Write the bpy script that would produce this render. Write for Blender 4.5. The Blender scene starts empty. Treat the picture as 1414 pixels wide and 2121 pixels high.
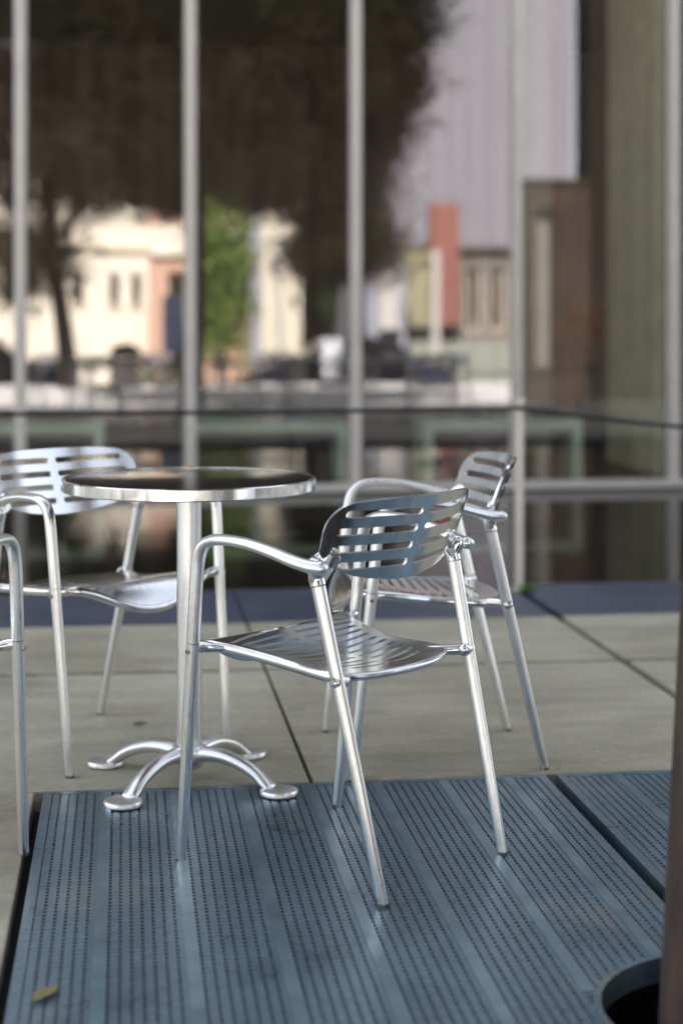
import bpy, bmesh, math, random
import numpy as np
from mathutils import Vector, Matrix

random.seed(7)
rng = np.random.default_rng(7)
R = math.radians
sc = bpy.context.scene
COL = sc.collection

# ------------------------------------------------------------------ materials
def new_mat(name):
    m = bpy.data.materials.new(name)
    m.use_nodes = True
    nt = m.node_tree
    b = nt.nodes["Principled BSDF"]
    return m, nt, b

def coords(nt, scale=(1, 1, 1), kind="Object"):
    tc = nt.nodes.new("ShaderNodeTexCoord")
    mp = nt.nodes.new("ShaderNodeMapping")
    mp.inputs["Scale"].default_value = scale
    nt.links.new(tc.outputs[kind], mp.inputs["Vector"])
    return mp.outputs["Vector"]

def noise(nt, vec, scale, detail=4, rough=.55):
    n = nt.nodes.new("ShaderNodeTexNoise")
    n.inputs["Scale"].default_value = scale
    n.inputs["Detail"].default_value = detail
    n.inputs["Roughness"].default_value = rough
    nt.links.new(vec, n.inputs["Vector"])
    return n.outputs["Fac"]

def ramp(nt, fac, stops):
    r = nt.nodes.new("ShaderNodeValToRGB")
    e = r.color_ramp.elements
    while len(e) < len(stops):
        e.new(.5)
    for k, (p, c) in enumerate(stops):
        e[k].position = p
        e[k].color = (*c, 1) if len(c) == 3 else c
    nt.links.new(fac, r.inputs["Fac"])
    return r.outputs["Color"]

def mixc(nt, fac, a, b, mode="MIX"):
    m = nt.nodes.new("ShaderNodeMix")
    m.data_type = "RGBA"
    m.blend_type = mode
    for s, v in ((m.inputs[0], fac), (m.inputs[6], a), (m.inputs[7], b)):
        if hasattr(v, "is_output"):
            nt.links.new(v, s)
        elif isinstance(v, (int, float)):
            s.default_value = v
        else:
            s.default_value = (*v, 1)
    return m.outputs[2]

def bump(nt, b, height, strength, dist=.01):
    n = nt.nodes.new("ShaderNodeBump")
    n.inputs["Strength"].default_value = strength
    n.inputs["Distance"].default_value = dist
    nt.links.new(height, n.inputs["Height"])
    nt.links.new(n.outputs["Normal"], b.inputs["Normal"])

def plain(name, col, rough=.6, metal=0., var=.12, scale=6., bumps=0., vec_scale=(1, 1, 1), kind="Object"):
    m, nt, b = new_mat(name)
    v = coords(nt, vec_scale, kind)
    f = noise(nt, v, scale)
    lo = tuple(c * (1 - var) for c in col)
    hi = tuple(min(1, c * (1 + var)) for c in col)
    nt.links.new(ramp(nt, f, [(.3, lo), (.7, hi)]), b.inputs["Base Color"])
    b.inputs["Roughness"].default_value = rough
    b.inputs["Metallic"].default_value = metal
    if bumps:
        bump(nt, b, noise(nt, v, scale * 6), bumps, .004)
    return m

def aluminium(name, col, rough, aniso=0., mottle=.06):
    m, nt, b = new_mat(name)
    v = coords(nt)
    f = noise(nt, coords(nt, (30, 30, 2)), 3, 4)
    f2 = noise(nt, v, 90, 3)
    r = nt.nodes.new("ShaderNodeMapRange")
    r.inputs["From Min"].default_value = .3
    r.inputs["From Max"].default_value = .75
    r.inputs["To Min"].default_value = rough - mottle
    r.inputs["To Max"].default_value = rough + mottle
    nt.links.new(f, r.inputs["Value"])
    nt.links.new(r.outputs["Result"], b.inputs["Roughness"])
    c = ramp(nt, f2, [(.3, tuple(x * .93 for x in col)), (.65, col)])
    nt.links.new(c, b.inputs["Base Color"])
    b.inputs["Metallic"].default_value = 1
    b.inputs["Anisotropic"].default_value = aniso
    return m

M = {}
M["tube"] = aluminium("brushed_aluminium", (.86, .855, .84), .32)
M["satin"] = aluminium("satin_cast_aluminium", (.84, .83, .81), .36)
M["cast"] = aluminium("polished_cast_aluminium", (.80, .80, .79), .19, 0, .04)
M["rim"] = aluminium("polished_rim", (.82, .81, .78), .16)
M["bolt"] = plain("bolt_steel", (.45, .42, .36), .35, .9)
M["socket"] = plain("bolt_socket", (.03, .025, .02), .6)
M["glide"] = plain("dark_glide", (.12, .125, .13), .6)

# table top: dark polished plate with fine turned rings
m, nt, b = new_mat("turned_dark_plate")
tc = nt.nodes.new("ShaderNodeTexCoord")
w = nt.nodes.new("ShaderNodeTexWave")
w.wave_type = "RINGS"; w.rings_direction = "Z"
w.inputs["Scale"].default_value = 26
w.inputs["Distortion"].default_value = .35
w.inputs["Detail"].default_value = 1
nt.links.new(tc.outputs["Object"], w.inputs["Vector"])
nt.links.new(ramp(nt, w.outputs["Fac"], [(0, (.012, .012, .014)), (1, (.03, .03, .033))]), b.inputs["Base Color"])
b.inputs["Roughness"].default_value = .1
b.inputs["IOR"].default_value = 1.5
bump(nt, b, w.outputs["Fac"], .03, .001)
M["plate"] = m

# concrete slabs
def concrete(name, a, c, sc_=1., rough=.5):
    m, nt, b = new_mat(name)
    v = coords(nt)
    big = noise(nt, v, 1.5 * sc_, 7, .66)
    fine = noise(nt, v, 38 * sc_, 5, .7)
    streak = noise(nt, coords(nt, (1.2, 5.5, 1)), 1.7, 5, .6)
    col = ramp(nt, big, [(.37, a), (.63, c)])
    col = mixc(nt, .4, col, ramp(nt, streak, [(.3, tuple(x * .8 for x in a)), (.7, tuple(x * 1.12 for x in c))]))
    col = mixc(nt, .25, col, ramp(nt, fine, [(.3, tuple(x * .7 for x in a)), (.7, tuple(x * 1.2 for x in c))]))
    spots = nt.nodes.new("ShaderNodeTexVoronoi")
    spots.inputs["Scale"].default_value = 2.3
    nt.links.new(v, spots.inputs["Vector"])
    sp = ramp(nt, spots.outputs["Distance"], [(.035, (.25, .25, .25)), (.09, (1, 1, 1))])
    col = mixc(nt, .4, col, sp, "MULTIPLY")
    nt.links.new(col, b.inputs["Base Color"])
    nt.links.new(ramp(nt, big, [(.3, (rough * .8,) * 3), (.7, (rough * 1.25,) * 3)]), b.inputs["Roughness"])
    bump(nt, b, fine, .12, .003)
    return m
M["slab"] = concrete("slab_concrete", (.25, .226, .155), (.57, .53, .405))
M["plaza"] = concrete("pale_plaza_paving", (.46, .44, .44), (.56, .54, .54), .4)
M["bluestone"] = concrete("dark_bluestone", (.03, .042, .075), (.08, .10, .15), 1.6, .36)
M["bed"] = plain("joint_bed", (.02, .019, .017), .95)
M["asphalt"] = plain("asphalt", (.055, .055, .058), .9, 0, .25, 20)
M["soil"] = plain("tree_pit_soil", (.018, .014, .011), .95, 0, .3, 20, .6)

# grating steel: galvanised, paler in patches
m, nt, b = new_mat("grating_steel")
v = coords(nt)
f = noise(nt, v, 5.0, 4, .6)
mottle = noise(nt, v, 2.6, 3, .5)
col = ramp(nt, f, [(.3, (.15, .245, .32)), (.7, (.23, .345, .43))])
col = mixc(nt, ramp(nt, mottle, [(.56, (0, 0, 0)), (.66, (.7, .7, .7))]), col, (.42, .44, .46))
fine = noise(nt, v, 55, 4, .7)
col = mixc(nt, .45, col, ramp(nt, fine, [(.3, (.09, .12, .14)), (.7, (.30, .38, .44))]))
nt.links.new(col, b.inputs["Base Color"])
b.inputs["Metallic"].default_value = .65
nt.links.new(ramp(nt, f, [(.3, (.24, .24, .24)), (.7, (.44, .44, .44))]), b.inputs["Roughness"])
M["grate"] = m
M["grate_strip"] = plain("grating_flat_bar", (.24, .345, .41), .3, .65, .25, 9)

# water
m, nt, b = new_mat("pool_water")
v = coords(nt, (1, 2.4, 1))
b.inputs["Base Color"].default_value = (.004, .007, .006, 1)
b.inputs["Roughness"].default_value = .6
b.inputs["Specular IOR Level"].default_value = 0
g_ = nt.nodes.new("ShaderNodeBsdfGlossy")
g_.inputs["Roughness"].default_value = .02
mx = nt.nodes.new("ShaderNodeMixShader")
lw = nt.nodes.new("ShaderNodeLayerWeight")
lw.inputs["Blend"].default_value = .22
nt.links.new(lw.outputs["Fresnel"], mx.inputs[0])
bp = nt.nodes.new("ShaderNodeBump")
bp.inputs["Strength"].default_value = .04
bp.inputs["Distance"].default_value = .02
nt.links.new(noise(nt, v, 3.0, 3, .5), bp.inputs["Height"])
nt.links.new(bp.outputs["Normal"], g_.inputs["Normal"])
nt.links.new(b.outputs[0], mx.inputs[1])
nt.links.new(g_.outputs[0], mx.inputs[2])
nt.links.new(mx.outputs[0], nt.nodes["Material Output"].inputs["Surface"])
M["water"] = m

# glass
m = bpy.data.materials.new("facade_glass")
m.use_nodes = True
nt = m.node_tree
nt.nodes.clear()
out = nt.nodes.new("ShaderNodeOutputMaterial")
mx = nt.nodes.new("ShaderNodeMixShader")
tr = nt.nodes.new("ShaderNodeBsdfTransparent")
tr.inputs["Color"].default_value = (.95, .97, .95, 1)
gl = nt.nodes.new("ShaderNodeBsdfGlossy")
gl.inputs["Roughness"].default_value = 0.0
gl.inputs["Color"].default_value = (.97, .95, .97, 1)
lw = nt.nodes.new("ShaderNodeLayerWeight")
lw.inputs["Blend"].default_value = .22
mr = nt.nodes.new("ShaderNodeMapRange")
mr.inputs["To Min"].default_value = .105
mr.inputs["To Max"].default_value = .75
nt.links.new(lw.outputs["Fresnel"], mr.inputs["Value"])
# old float glass is never perfectly flat
v = coords(nt, (1, 1, .35))
nz = noise(nt, v, .9, 2, .4)
bp = nt.nodes.new("ShaderNodeBump")
bp.inputs["Strength"].default_value = .012
bp.inputs["Distance"].default_value = .02
nt.links.new(nz, bp.inputs["Height"])
nt.links.new(bp.outputs["Normal"], gl.inputs["Normal"])
nt.links.new(mr.outputs["Result"], mx.inputs[0])
nt.links.new(tr.outputs[0], mx.inputs[1])
nt.links.new(gl.outputs[0], mx.inputs[2])
nt.links.new(mx.outputs[0], out.inputs["Surface"])
M["glass"] = m

M["mullion"] = plain("mullion_paint", (.66, .61, .55), .4, .1, .06)
M["sill"] = plain("sill_metal", (.70, .66, .62), .35, .3, .06)
M["plinth"] = plain("dark_plinth", (.05, .05, .055), .5)
M["post"] = plain("post_paint", (.76, .69, .61), .4, .1, .06)
M["cable"] = plain("black_cable", (.012, .012, .02), .6)
M["white_wall"] = plain("pale_render", (.55, .54, .52), .8)
M["floor"] = plain("dark_wood_floor", (.12, .06, .035), .3, 0, .35, 3, .1, (1, 12, 1))
M["back_wall"] = plain("brown_inner_wall", (.24, .17, .15), .8, 0, .3, 1.2, 0, (6, 6, .1))
M["ceiling"] = plain("inner_ceiling", (.35, .33, .30), .9)
M["bench"] = plain("pale_green_bench_paint", (.74, .84, .68), .4)
M["curtain"] = plain("olive_curtain", (.82, .74, .54), .85)
M["pillar"] = plain("beige_pillar", (.50, .44, .37), .8)
M["black_bag"] = plain("black_fabric", (.012, .012, .014), .55)
M["pale_cloth"] = plain("pale_cloth", (.55, .56, .6), .7)
M["navy"] = plain("navy_slat", (.02, .025, .07), .5)
M["orange_leaf"] = plain("orange_dry_leaf", (.50, .20, .05), .7, 0, .35, 9)
M["vase"] = plain("dark_vase", (.03, .02, .025), .4)
M["bark"] = plain("tree_bark", (.055, .034, .025), .9, 0, .75, 14, 1., (1, 1, .22))
M["yellow_leaf"] = plain("yellow_leaf", (.24, .20, .09), .7)
M["brown_leaf"] = plain("brown_leaf", (.05, .04, .035), .8)

def leaf_mat(name, a, c, trans=.25, spec=.4):
    m, nt, b = new_mat(name)
    g = nt.nodes.new("ShaderNodeNewGeometry")
    nt.links.new(ramp(nt, g.outputs["Random Per Island"], [(0, a), (1, c)]), b.inputs["Base Color"])
    b.inputs["Roughness"].default_value = .55
    b.inputs["Specular IOR Level"].default_value = spec
    if trans:
        tl = nt.nodes.new("ShaderNodeBsdfTranslucent")
        tl.inputs["Color"].default_value = (c[0] * 1.6, c[1] * 1.7, c[2] * .9, 1)
        mx = nt.nodes.new("ShaderNodeMixShader")
        mx.inputs[0].default_value = trans
        o = nt.nodes["Material Output"]
        nt.links.new(b.outputs[0], mx.inputs[1])
        nt.links.new(tl.outputs[0], mx.inputs[2])
        nt.links.new(mx.outputs[0], o.inputs["Surface"])
    return m
M["leaf_dark"] = leaf_mat("dark_leaf", (.035, .04, .018), (.085, .085, .035), .15)
M["leaf_copper"] = leaf_mat("copper_leaf", (.010, .008, .005), (.028, .023, .009), 0, .06)
M["leaf_green"] = leaf_mat("bright_leaf", (.025, .06, .01), (.17, .25, .04), .3)
M["leaf_mid"] = leaf_mat("mid_leaf", (.04, .075, .03), (.09, .13, .05), .25)
M["weed"] = leaf_mat("weed_leaf", (.08, .16, .03), (.14, .24, .05), .3)

def stucco(name, col):
    m, nt, b = new_mat(name)
    v = coords(nt)
    f = noise(nt, v, 1.3, 6, .65)
    st = noise(nt, coords(nt, (3, 3, .25)), 1.2, 5, .6)
    c = ramp(nt, f, [(.3, tuple(x * .86 for x in col)), (.7, col)])
    c = mixc(nt, .4, c, ramp(nt, st, [(.35, tuple(x * .72 for x in col)), (.65, col)]))
    nt.links.new(c, b.inputs["Base Color"])
    b.inputs["Roughness"].default_value = .85
    bump(nt, b, noise(nt, v, 40, 3), .2, .004)
    return m
M["cream"] = stucco("cream_stucco", (.80, .72, .61))
M["peach"] = stucco("peach_stucco", (.58, .36, .27))
M["tower"] = stucco("buff_stucco", (.66, .60, .48))
M["grey_clad"] = plain("grey_cladding", (.16, .155, .175), .6, 0, .2, 2, 0, (9, 1, .05))
M["lavender"] = stucco("pale_lavender_render", (.30, .30, .36))
M["pale_col"] = stucco("white_column_paint", (.50, .47, .46))
M["olive_panel"] = stucco("olive_panel", (.28, .255, .16))
M["terra"] = stucco("terracotta_render", (.25, .095, .075))
M["taupe"] = stucco("taupe_render", (.17, .15, .135))
M["sage"] = stucco("sage_render", (.27, .28, .235))
M["lilac"] = stucco("pale_lilac_render", (.215, .205, .235))
M["bronze"] = plain("dark_bronze_cladding", (.014, .010, .008), .6, 0, .25, 2)
M["umber"] = plain("umber_render", (.045, .032, .026), .8, 0, .25, 2)
M["bronze"].node_tree.nodes["Principled BSDF"].inputs["Specular IOR Level"].default_value = .1
M["umber"].node_tree.nodes["Principled BSDF"].inputs["Specular IOR Level"].default_value = .1
M["dark_glass"] = plain("dark_window", (.012, .012, .016), .12)
M["trim"] = plain("pale_trim", (.66, .56, .44), .7)
M["door_wood"] = plain("dark_door", (.06, .04, .03), .6)
M["board"] = plain("navy_board", (.012, .018, .05), .45)
M["white_box"] = plain("white_box", (.62, .63, .68), .6)
M["car_paint"] = plain("dark_blue_car_paint", (.02, .03, .07), .18, .2)
M["tyre"] = plain("tyre_rubber", (.015, .015, .015), .8)
M["chrome"] = plain("wheel_rim", (.55, .55, .56), .3, .9)
M["lamp"] = plain("lamp_lens", (.6, .6, .62), .15)
M["office"] = stucco("office_concrete", (.42, .41, .39))

# ------------------------------------------------------------------ object helpers
def obj(name, data, mat=None, parent=None, smooth=None):
    """data: bmesh or mesh"""
    if isinstance(data, bmesh.types.BMesh):
        me = bpy.data.meshes.new(name)
        data.normal_update()
        data.to_mesh(me)
        data.free()
    else:
        me = data
    if mat is not None:
        for mm in (mat if isinstance(mat, (list, tuple)) else [mat]):
            me.materials.append(mm)
    if smooth is not None:
        for p in me.polygons:
            p.use_smooth = True
        me.set_sharp_from_angle(angle=R(smooth))
    o = bpy.data.objects.new(name, me)
    COL.objects.link(o)
    if parent:
        o.parent = parent
    return o

def tag(o, label=None, cat=None, group=None, kind=None):
    if label: o["label"] = label
    if cat: o["category"] = cat
    if group: o["group"] = group
    if kind: o["kind"] = kind
    return o

def thing(name, loc, rz, label, cat, group=None):
    o = bpy.data.objects.new(name, None)
    o.empty_display_size = .1
    COL.objects.link(o)
    o.location = loc
    o.rotation_euler = (0, 0, rz)
    return tag(o, label, cat, group)

def copy_tree(o, parent=None):
    c = o.copy()
    COL.objects.link(c)
    c.parent = parent
    for ch in list(o.children):
        copy_tree(ch, c)
    return c

def box(bm, x0, x1, y0, y1, z0, z1):
    vs = [bm.verts.new(p) for p in ((x0, y0, z0), (x1, y0, z0), (x1, y1, z0), (x0, y1, z0),
                                    (x0, y0, z1), (x1, y0, z1), (x1, y1, z1), (x0, y1, z1))]
    for f in ((3, 2, 1, 0), (4, 5, 6, 7), (0, 1, 5, 4), (1, 2, 6, 5), (2, 3, 7, 6), (3, 0, 4, 7)):
        bm.faces.new([vs[k] for k in f])
    return vs

def bevel(bm, w, seg=2):
    bmesh.ops.bevel(bm, geom=list(bm.edges), offset=w, segments=seg, profile=.6, affect="EDGES")

def boxes(name, lst, mat, parent=None, bev=0.):
    bm = bmesh.new()
    for b_ in lst:
        box(bm, *b_)
    if bev:
        bevel(bm, bev)
    return obj(name, bm, mat, parent)

def spline(pts, n):
    """Catmull-Rom through rows of pts, n samples per span"""
    P = np.array(pts, float)
    P = np.vstack([2 * P[0] - P[1], P, 2 * P[-1] - P[-2]])
    out = []
    for i in range(1, len(P) - 2):
        for k in range(n):
            t = k / n
            a, b_, c, d = P[i - 1], P[i], P[i + 1], P[i + 2]
            out.append(.5 * (2 * b_ + (c - a) * t + (2 * a - 5 * b_ + 4 * c - d) * t * t + (3 * b_ - a - 3 * c + d) * t ** 3))
    out.append(P[-2])
    return np.array(out)

def sweep(bm, pts, seg=16, side=(0, 1, 0), round_ends=(True, True), closed=False):
    """pts rows: x,y,z,rx,ry  rx = radius along the 'side' direction, ry across it"""
    P = np.array(pts, float)
    n = len(P)
    side = Vector(side)
    rings = []
    def ring(c, t, rx, ry, f=1., off=0.):
        s = (side - t * side.dot(t)).normalized()
        u = t.cross(s).normalized()
        c = c + t * off
        return [bm.verts.new(c + s * (rx * f * math.cos(2 * math.pi * k / seg)) + u * (ry * f * math.sin(2 * math.pi * k / seg)))
                for k in range(seg)]
    tang = []
    for i in range(n):
        a = P[(i - 1) % n] if closed or i > 0 else P[i]
        c = P[(i + 1) % n] if closed or i < n - 1 else P[i]
        tang.append(Vector(c[:3] - a[:3]).normalized())
    if not closed and round_ends[0]:
        for f, o in ((.35, .94), (.72, .7), (.93, .37)):
            rings.append(ring(Vector(P[0, :3]), tang[0], P[0, 3], P[0, 4], f, -o * min(P[0, 3:5])))
    for i in range(n):
        rings.append(ring(Vector(P[i, :3]), tang[i], P[i, 3], P[i, 4]))
    if not closed and round_ends[1]:
        for f, o in ((.93, .37), (.72, .7), (.35, .94)):
            rings.append(ring(Vector(P[-1, :3]), tang[-1], P[-1, 3], P[-1, 4], f, o * min(P[-1, 3:5])))
    m_ = len(rings)
    for i in range(m_ if closed else m_ - 1):
        a, b_ = rings[i], rings[(i + 1) % m_]
        for k in range(seg):
            bm.faces.new((a[k], a[(k + 1) % seg], b_[(k + 1) % seg], b_[k]))
    if not closed:
        bm.faces.new(list(reversed(rings[0])))
        bm.faces.new(rings[-1])

def lathe(bm, prof, seg=64, centre=(0, 0, 0)):
    rings = []
    for r, z in prof:
        if r < 1e-6:
            rings.append([bm.verts.new((centre[0], centre[1], centre[2] + z))])
        else:
            rings.append([bm.verts.new((centre[0] + r * math.cos(2 * math.pi * k / seg),
                                        centre[1] + r * math.sin(2 * math.pi * k / seg), centre[2] + z)) for k in range(seg)])
    for a, b_ in zip(rings, rings[1:]):
        for k in range(seg):
            k2 = (k + 1) % seg
            if len(a) == 1 and len(b_) == 1: continue
            if len(a) == 1: bm.faces.new((a[0], b_[k], b_[k2]))
            elif len(b_) == 1: bm.faces.new((a[k], a[k2], b_[0]))
            else: bm.faces.new((a[k], a[k2], b_[k2], b_[k]))
    bmesh.ops.recalc_face_normals(bm, faces=bm.faces)

# ------------------------------------------------------------------ shells with slots
def sdf_shell(sdf, x0, x1, y0, y1, h, lift, thick, name):
    """plate cut to the zero line of a 2-D distance function, bent by lift(x,y)->(x,y,z), given thickness"""
    nx, ny = int(round((x1 - x0) / h)), int(round((y1 - y0) / h))
    xs, ys = np.linspace(x0, x1, nx + 1), np.linspace(y0, y1, ny + 1)
    XX, YY = np.meshgrid(xs, ys, indexing="ij")
    cx, cy = np.meshgrid((xs[1:] + xs[:-1]) / 2, (ys[1:] + ys[:-1]) / 2, indexing="ij")
    keep = sdf(cx, cy) < 0
    cnt = np.zeros((nx + 1, ny + 1), int)
    for dx in (0, 1):
        for dy in (0, 1):
            cnt[dx:nx + dx, dy:ny + dy] += keep
    used = cnt > 0
    edge = used & (cnt < 4)
    px, py = XX.copy(), YY.copy()
    ex, ey = px[edge], py[edge]
    e = h * .2
    for _ in range(4):
        s = sdf(ex, ey)
        gx = (sdf(ex + e, ey) - sdf(ex - e, ey)) / (2 * e)
        gy = (sdf(ex, ey + e) - sdf(ex, ey - e)) / (2 * e)
        g2 = np.maximum(gx * gx + gy * gy, .05)
        st = np.clip(s, -h, h)
        ex = ex - st * gx / g2
        ey = ey - st * gy / g2
    px[edge], py[edge] = ex, ey
    idx = -np.ones((nx + 1, ny + 1), int)
    idx[used] = np.arange(used.sum())
    ux, uy = px[used], py[used]
    P = lift(ux, uy)
    d = 1e-4
    tx = lift(ux + d, uy) - lift(ux - d, uy)
    ty = lift(ux, uy + d) - lift(ux, uy - d)
    N = np.cross(tx, ty)
    N /= np.linalg.norm(N, axis=1)[:, None]
    n = len(P)
    V = np.vstack([P + N * thick / 2, P - N * thick / 2])
    I, J = np.nonzero(keep)
    a, b_, c, d_ = idx[I, J], idx[I + 1, J], idx[I + 1, J + 1], idx[I, J + 1]
    top = np.stack([a, b_, c, d_], 1)
    bot = np.stack([d_, c, b_, a], 1) + n
    faces = top.tolist() + bot.tolist()
    kp = np.pad(keep, 1)
    for di, dj, p, q in ((0, -1, (0, 0), (1, 0)), (1, 0, (1, 0), (1, 1)), (0, 1, (1, 1), (0, 1)), (-1, 0, (0, 1), (0, 0))):
        m_ = keep & ~kp[1 + di:1 + di + nx, 1 + dj:1 + dj + ny]
        I, J = np.nonzero(m_)
        s, t = idx[I + p[0], J + p[1]], idx[I + q[0], J + q[1]]
        faces += np.stack([t, s, s + n, t + n], 1).tolist()
    me = bpy.data.meshes.new(name)
    me.from_pydata(V.tolist(), [], faces)
    me.validate()
    me.update()
    return me

def capsule(x, y, ax, ay, bx, by, r):
    dx, dy = bx - ax, by - ay
    t = np.clip(((x - ax) * dx + (y - ay) * dy) / (dx * dx + dy * dy), 0, 1)
    return np.hypot(x - ax - t * dx, y - ay - t * dy) - r

# --- chair constants (front legs at a=0, +a to the rear, b sideways)
WF, DD, WR, TF, LF, SR, LR = .2512, .4854, .2012, .10, -.0231, .2361, -.040

def seat_halfwidth(a):
    return np.interp(a, [.0, .02, .05, .1, .15, .2, .25, .3, .35, .41],
                     [.212, .222, .217, .194, .179, .171, .172, .180, .186, .186])
def seat_z(a, b):
    w = np.clip(1 - (b / .225) ** 2, 0, 1)
    lip = np.clip((.056 - a) / .066, 0, 1.2) ** 1.8 * np.clip(1 - (b / .215) ** 2, 0, 1) ** .6
    return .452 - .1 * (a - .03) - .021 * w * np.sin(np.pi * np.clip((a - .03) / .38, 0, 1)) - .060 * lip
def seat_front(b): return -.014 + .048 * np.abs(b / .21) ** 2.2
def seat_rear(b): return .405 - .042 * (np.abs(b) / .17) ** 2.2
def seat_outline(b, a):
    k = .03
    d1 = np.abs(b) - seat_halfwidth(a)
    d2 = seat_front(b) - a
    d3 = a - seat_rear(b)
    def smax(p, q, k):
        h = np.clip(.5 + .5 * (p - q) / k, 0, 1)
        return q * (1 - h) + p * h + k * h * (1 - h)
    return smax(smax(d1, d3, k), d2, .012)
SEAT_SLOTS = []
for k in range(11):
    a0 = .052 + k * .0298
    for s in (-1, 1):
        w_ = float(seat_halfwidth(a0)) - .030
        curve = .026 - .062 * (k / 10)
        if k >= 9: w_ -= .024 * (k - 8)
        i0 = .0125 if s > 0 else .0125
        seg = []
        for q in range(5):
            t = i0 + (w_ - i0) * q / 4
            seg.append((s * t, a0 + curve * (t / .17) ** 2))
        SEAT_SLOTS.append(seg)
def seat_sdf(b, a):
    d = seat_outline(b, a)
    for seg in SEAT_SLOTS:
        for p, q in zip(seg, seg[1:]):
            d = np.maximum(d, -capsule(b, a, *p, *q, .0051))
    return d
def seat_lift(b, a):
    return np.stack([a, b, seat_z(a, b)], -1)

def back_a(b, z): return .449 + (z - .76) * .393 - 1.2 * b * b
def back_sdf(b, z):
    zt = .760 - .06 * np.abs(b / .2) ** 4 * .12
    ab = np.abs(b)
    bot = np.interp(ab, [0, .05, .111, .143, .173, .20, .23, .3], [.588, .590, .599, .606, .616, .630, .66, .74])
    # outline as distance-like maximum with rounded upper corners
    side = ab - np.interp(z, [.56, .62, .66, .70, .74, .78], [.205, .216, .226, .230, .228, .222])
    top = z - zt
    k = .038
    qx, qy = np.maximum(side + k, 0), np.maximum(top + k, 0)
    d = np.minimum(np.maximum(side + k, top + k), 0) + np.hypot(qx, qy) - k
    d = np.maximum(d, (bot - z) * .93)
    for r_, (zc, s0) in enumerate(((.7285, .190), (.6935, .198), (.6585, .198), (.6235, .176))):
        ins = .0185
        d = np.maximum(d, -np.minimum(capsule(b, z, ins, zc, s0, zc + .004, .0077), capsule(b, z, -ins, zc, -s0, zc + .004, .0077)))
    return d
def back_lift(b, z):
    return np.stack([back_a(b, z), b, z], -1)

def rear_leg_pt(s, z): return (DD - SR * z, s * (WR - LR * z), z)
def front_leg_pt(s, z): return (TF * z, s * (WF - LF * z), z)

def bolt(parent, p, s, rr=.0055):
    """hex socket screw facing outward"""
    bm = bmesh.new()
    rings = []
    for r_, y in ((rr, 0), (rr, .0035), (rr * .8, .0048), (rr * .45, .0048), (rr * .45, .002)):
        rings.append([bm.verts.new((p[0] + r_ * math.cos(t * math.pi / 6), p[1] + s * y, p[2] + r_ * math.sin(t * math.pi / 6))) for t in range(12)])
    for a, b_ in zip(rings, rings[1:]):
        for k in range(12):
            bm.faces.new((a[k], a[(k + 1) % 12], b_[(k + 1) % 12], b_[k]))
    f = bm.faces.new(rings[-1])
    bmesh.ops.recalc_face_normals(bm, faces=bm.faces)
    f.material_index = 1
    return obj("bolt", bm, [M["bolt"], M["socket"]], parent, 40)

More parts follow.
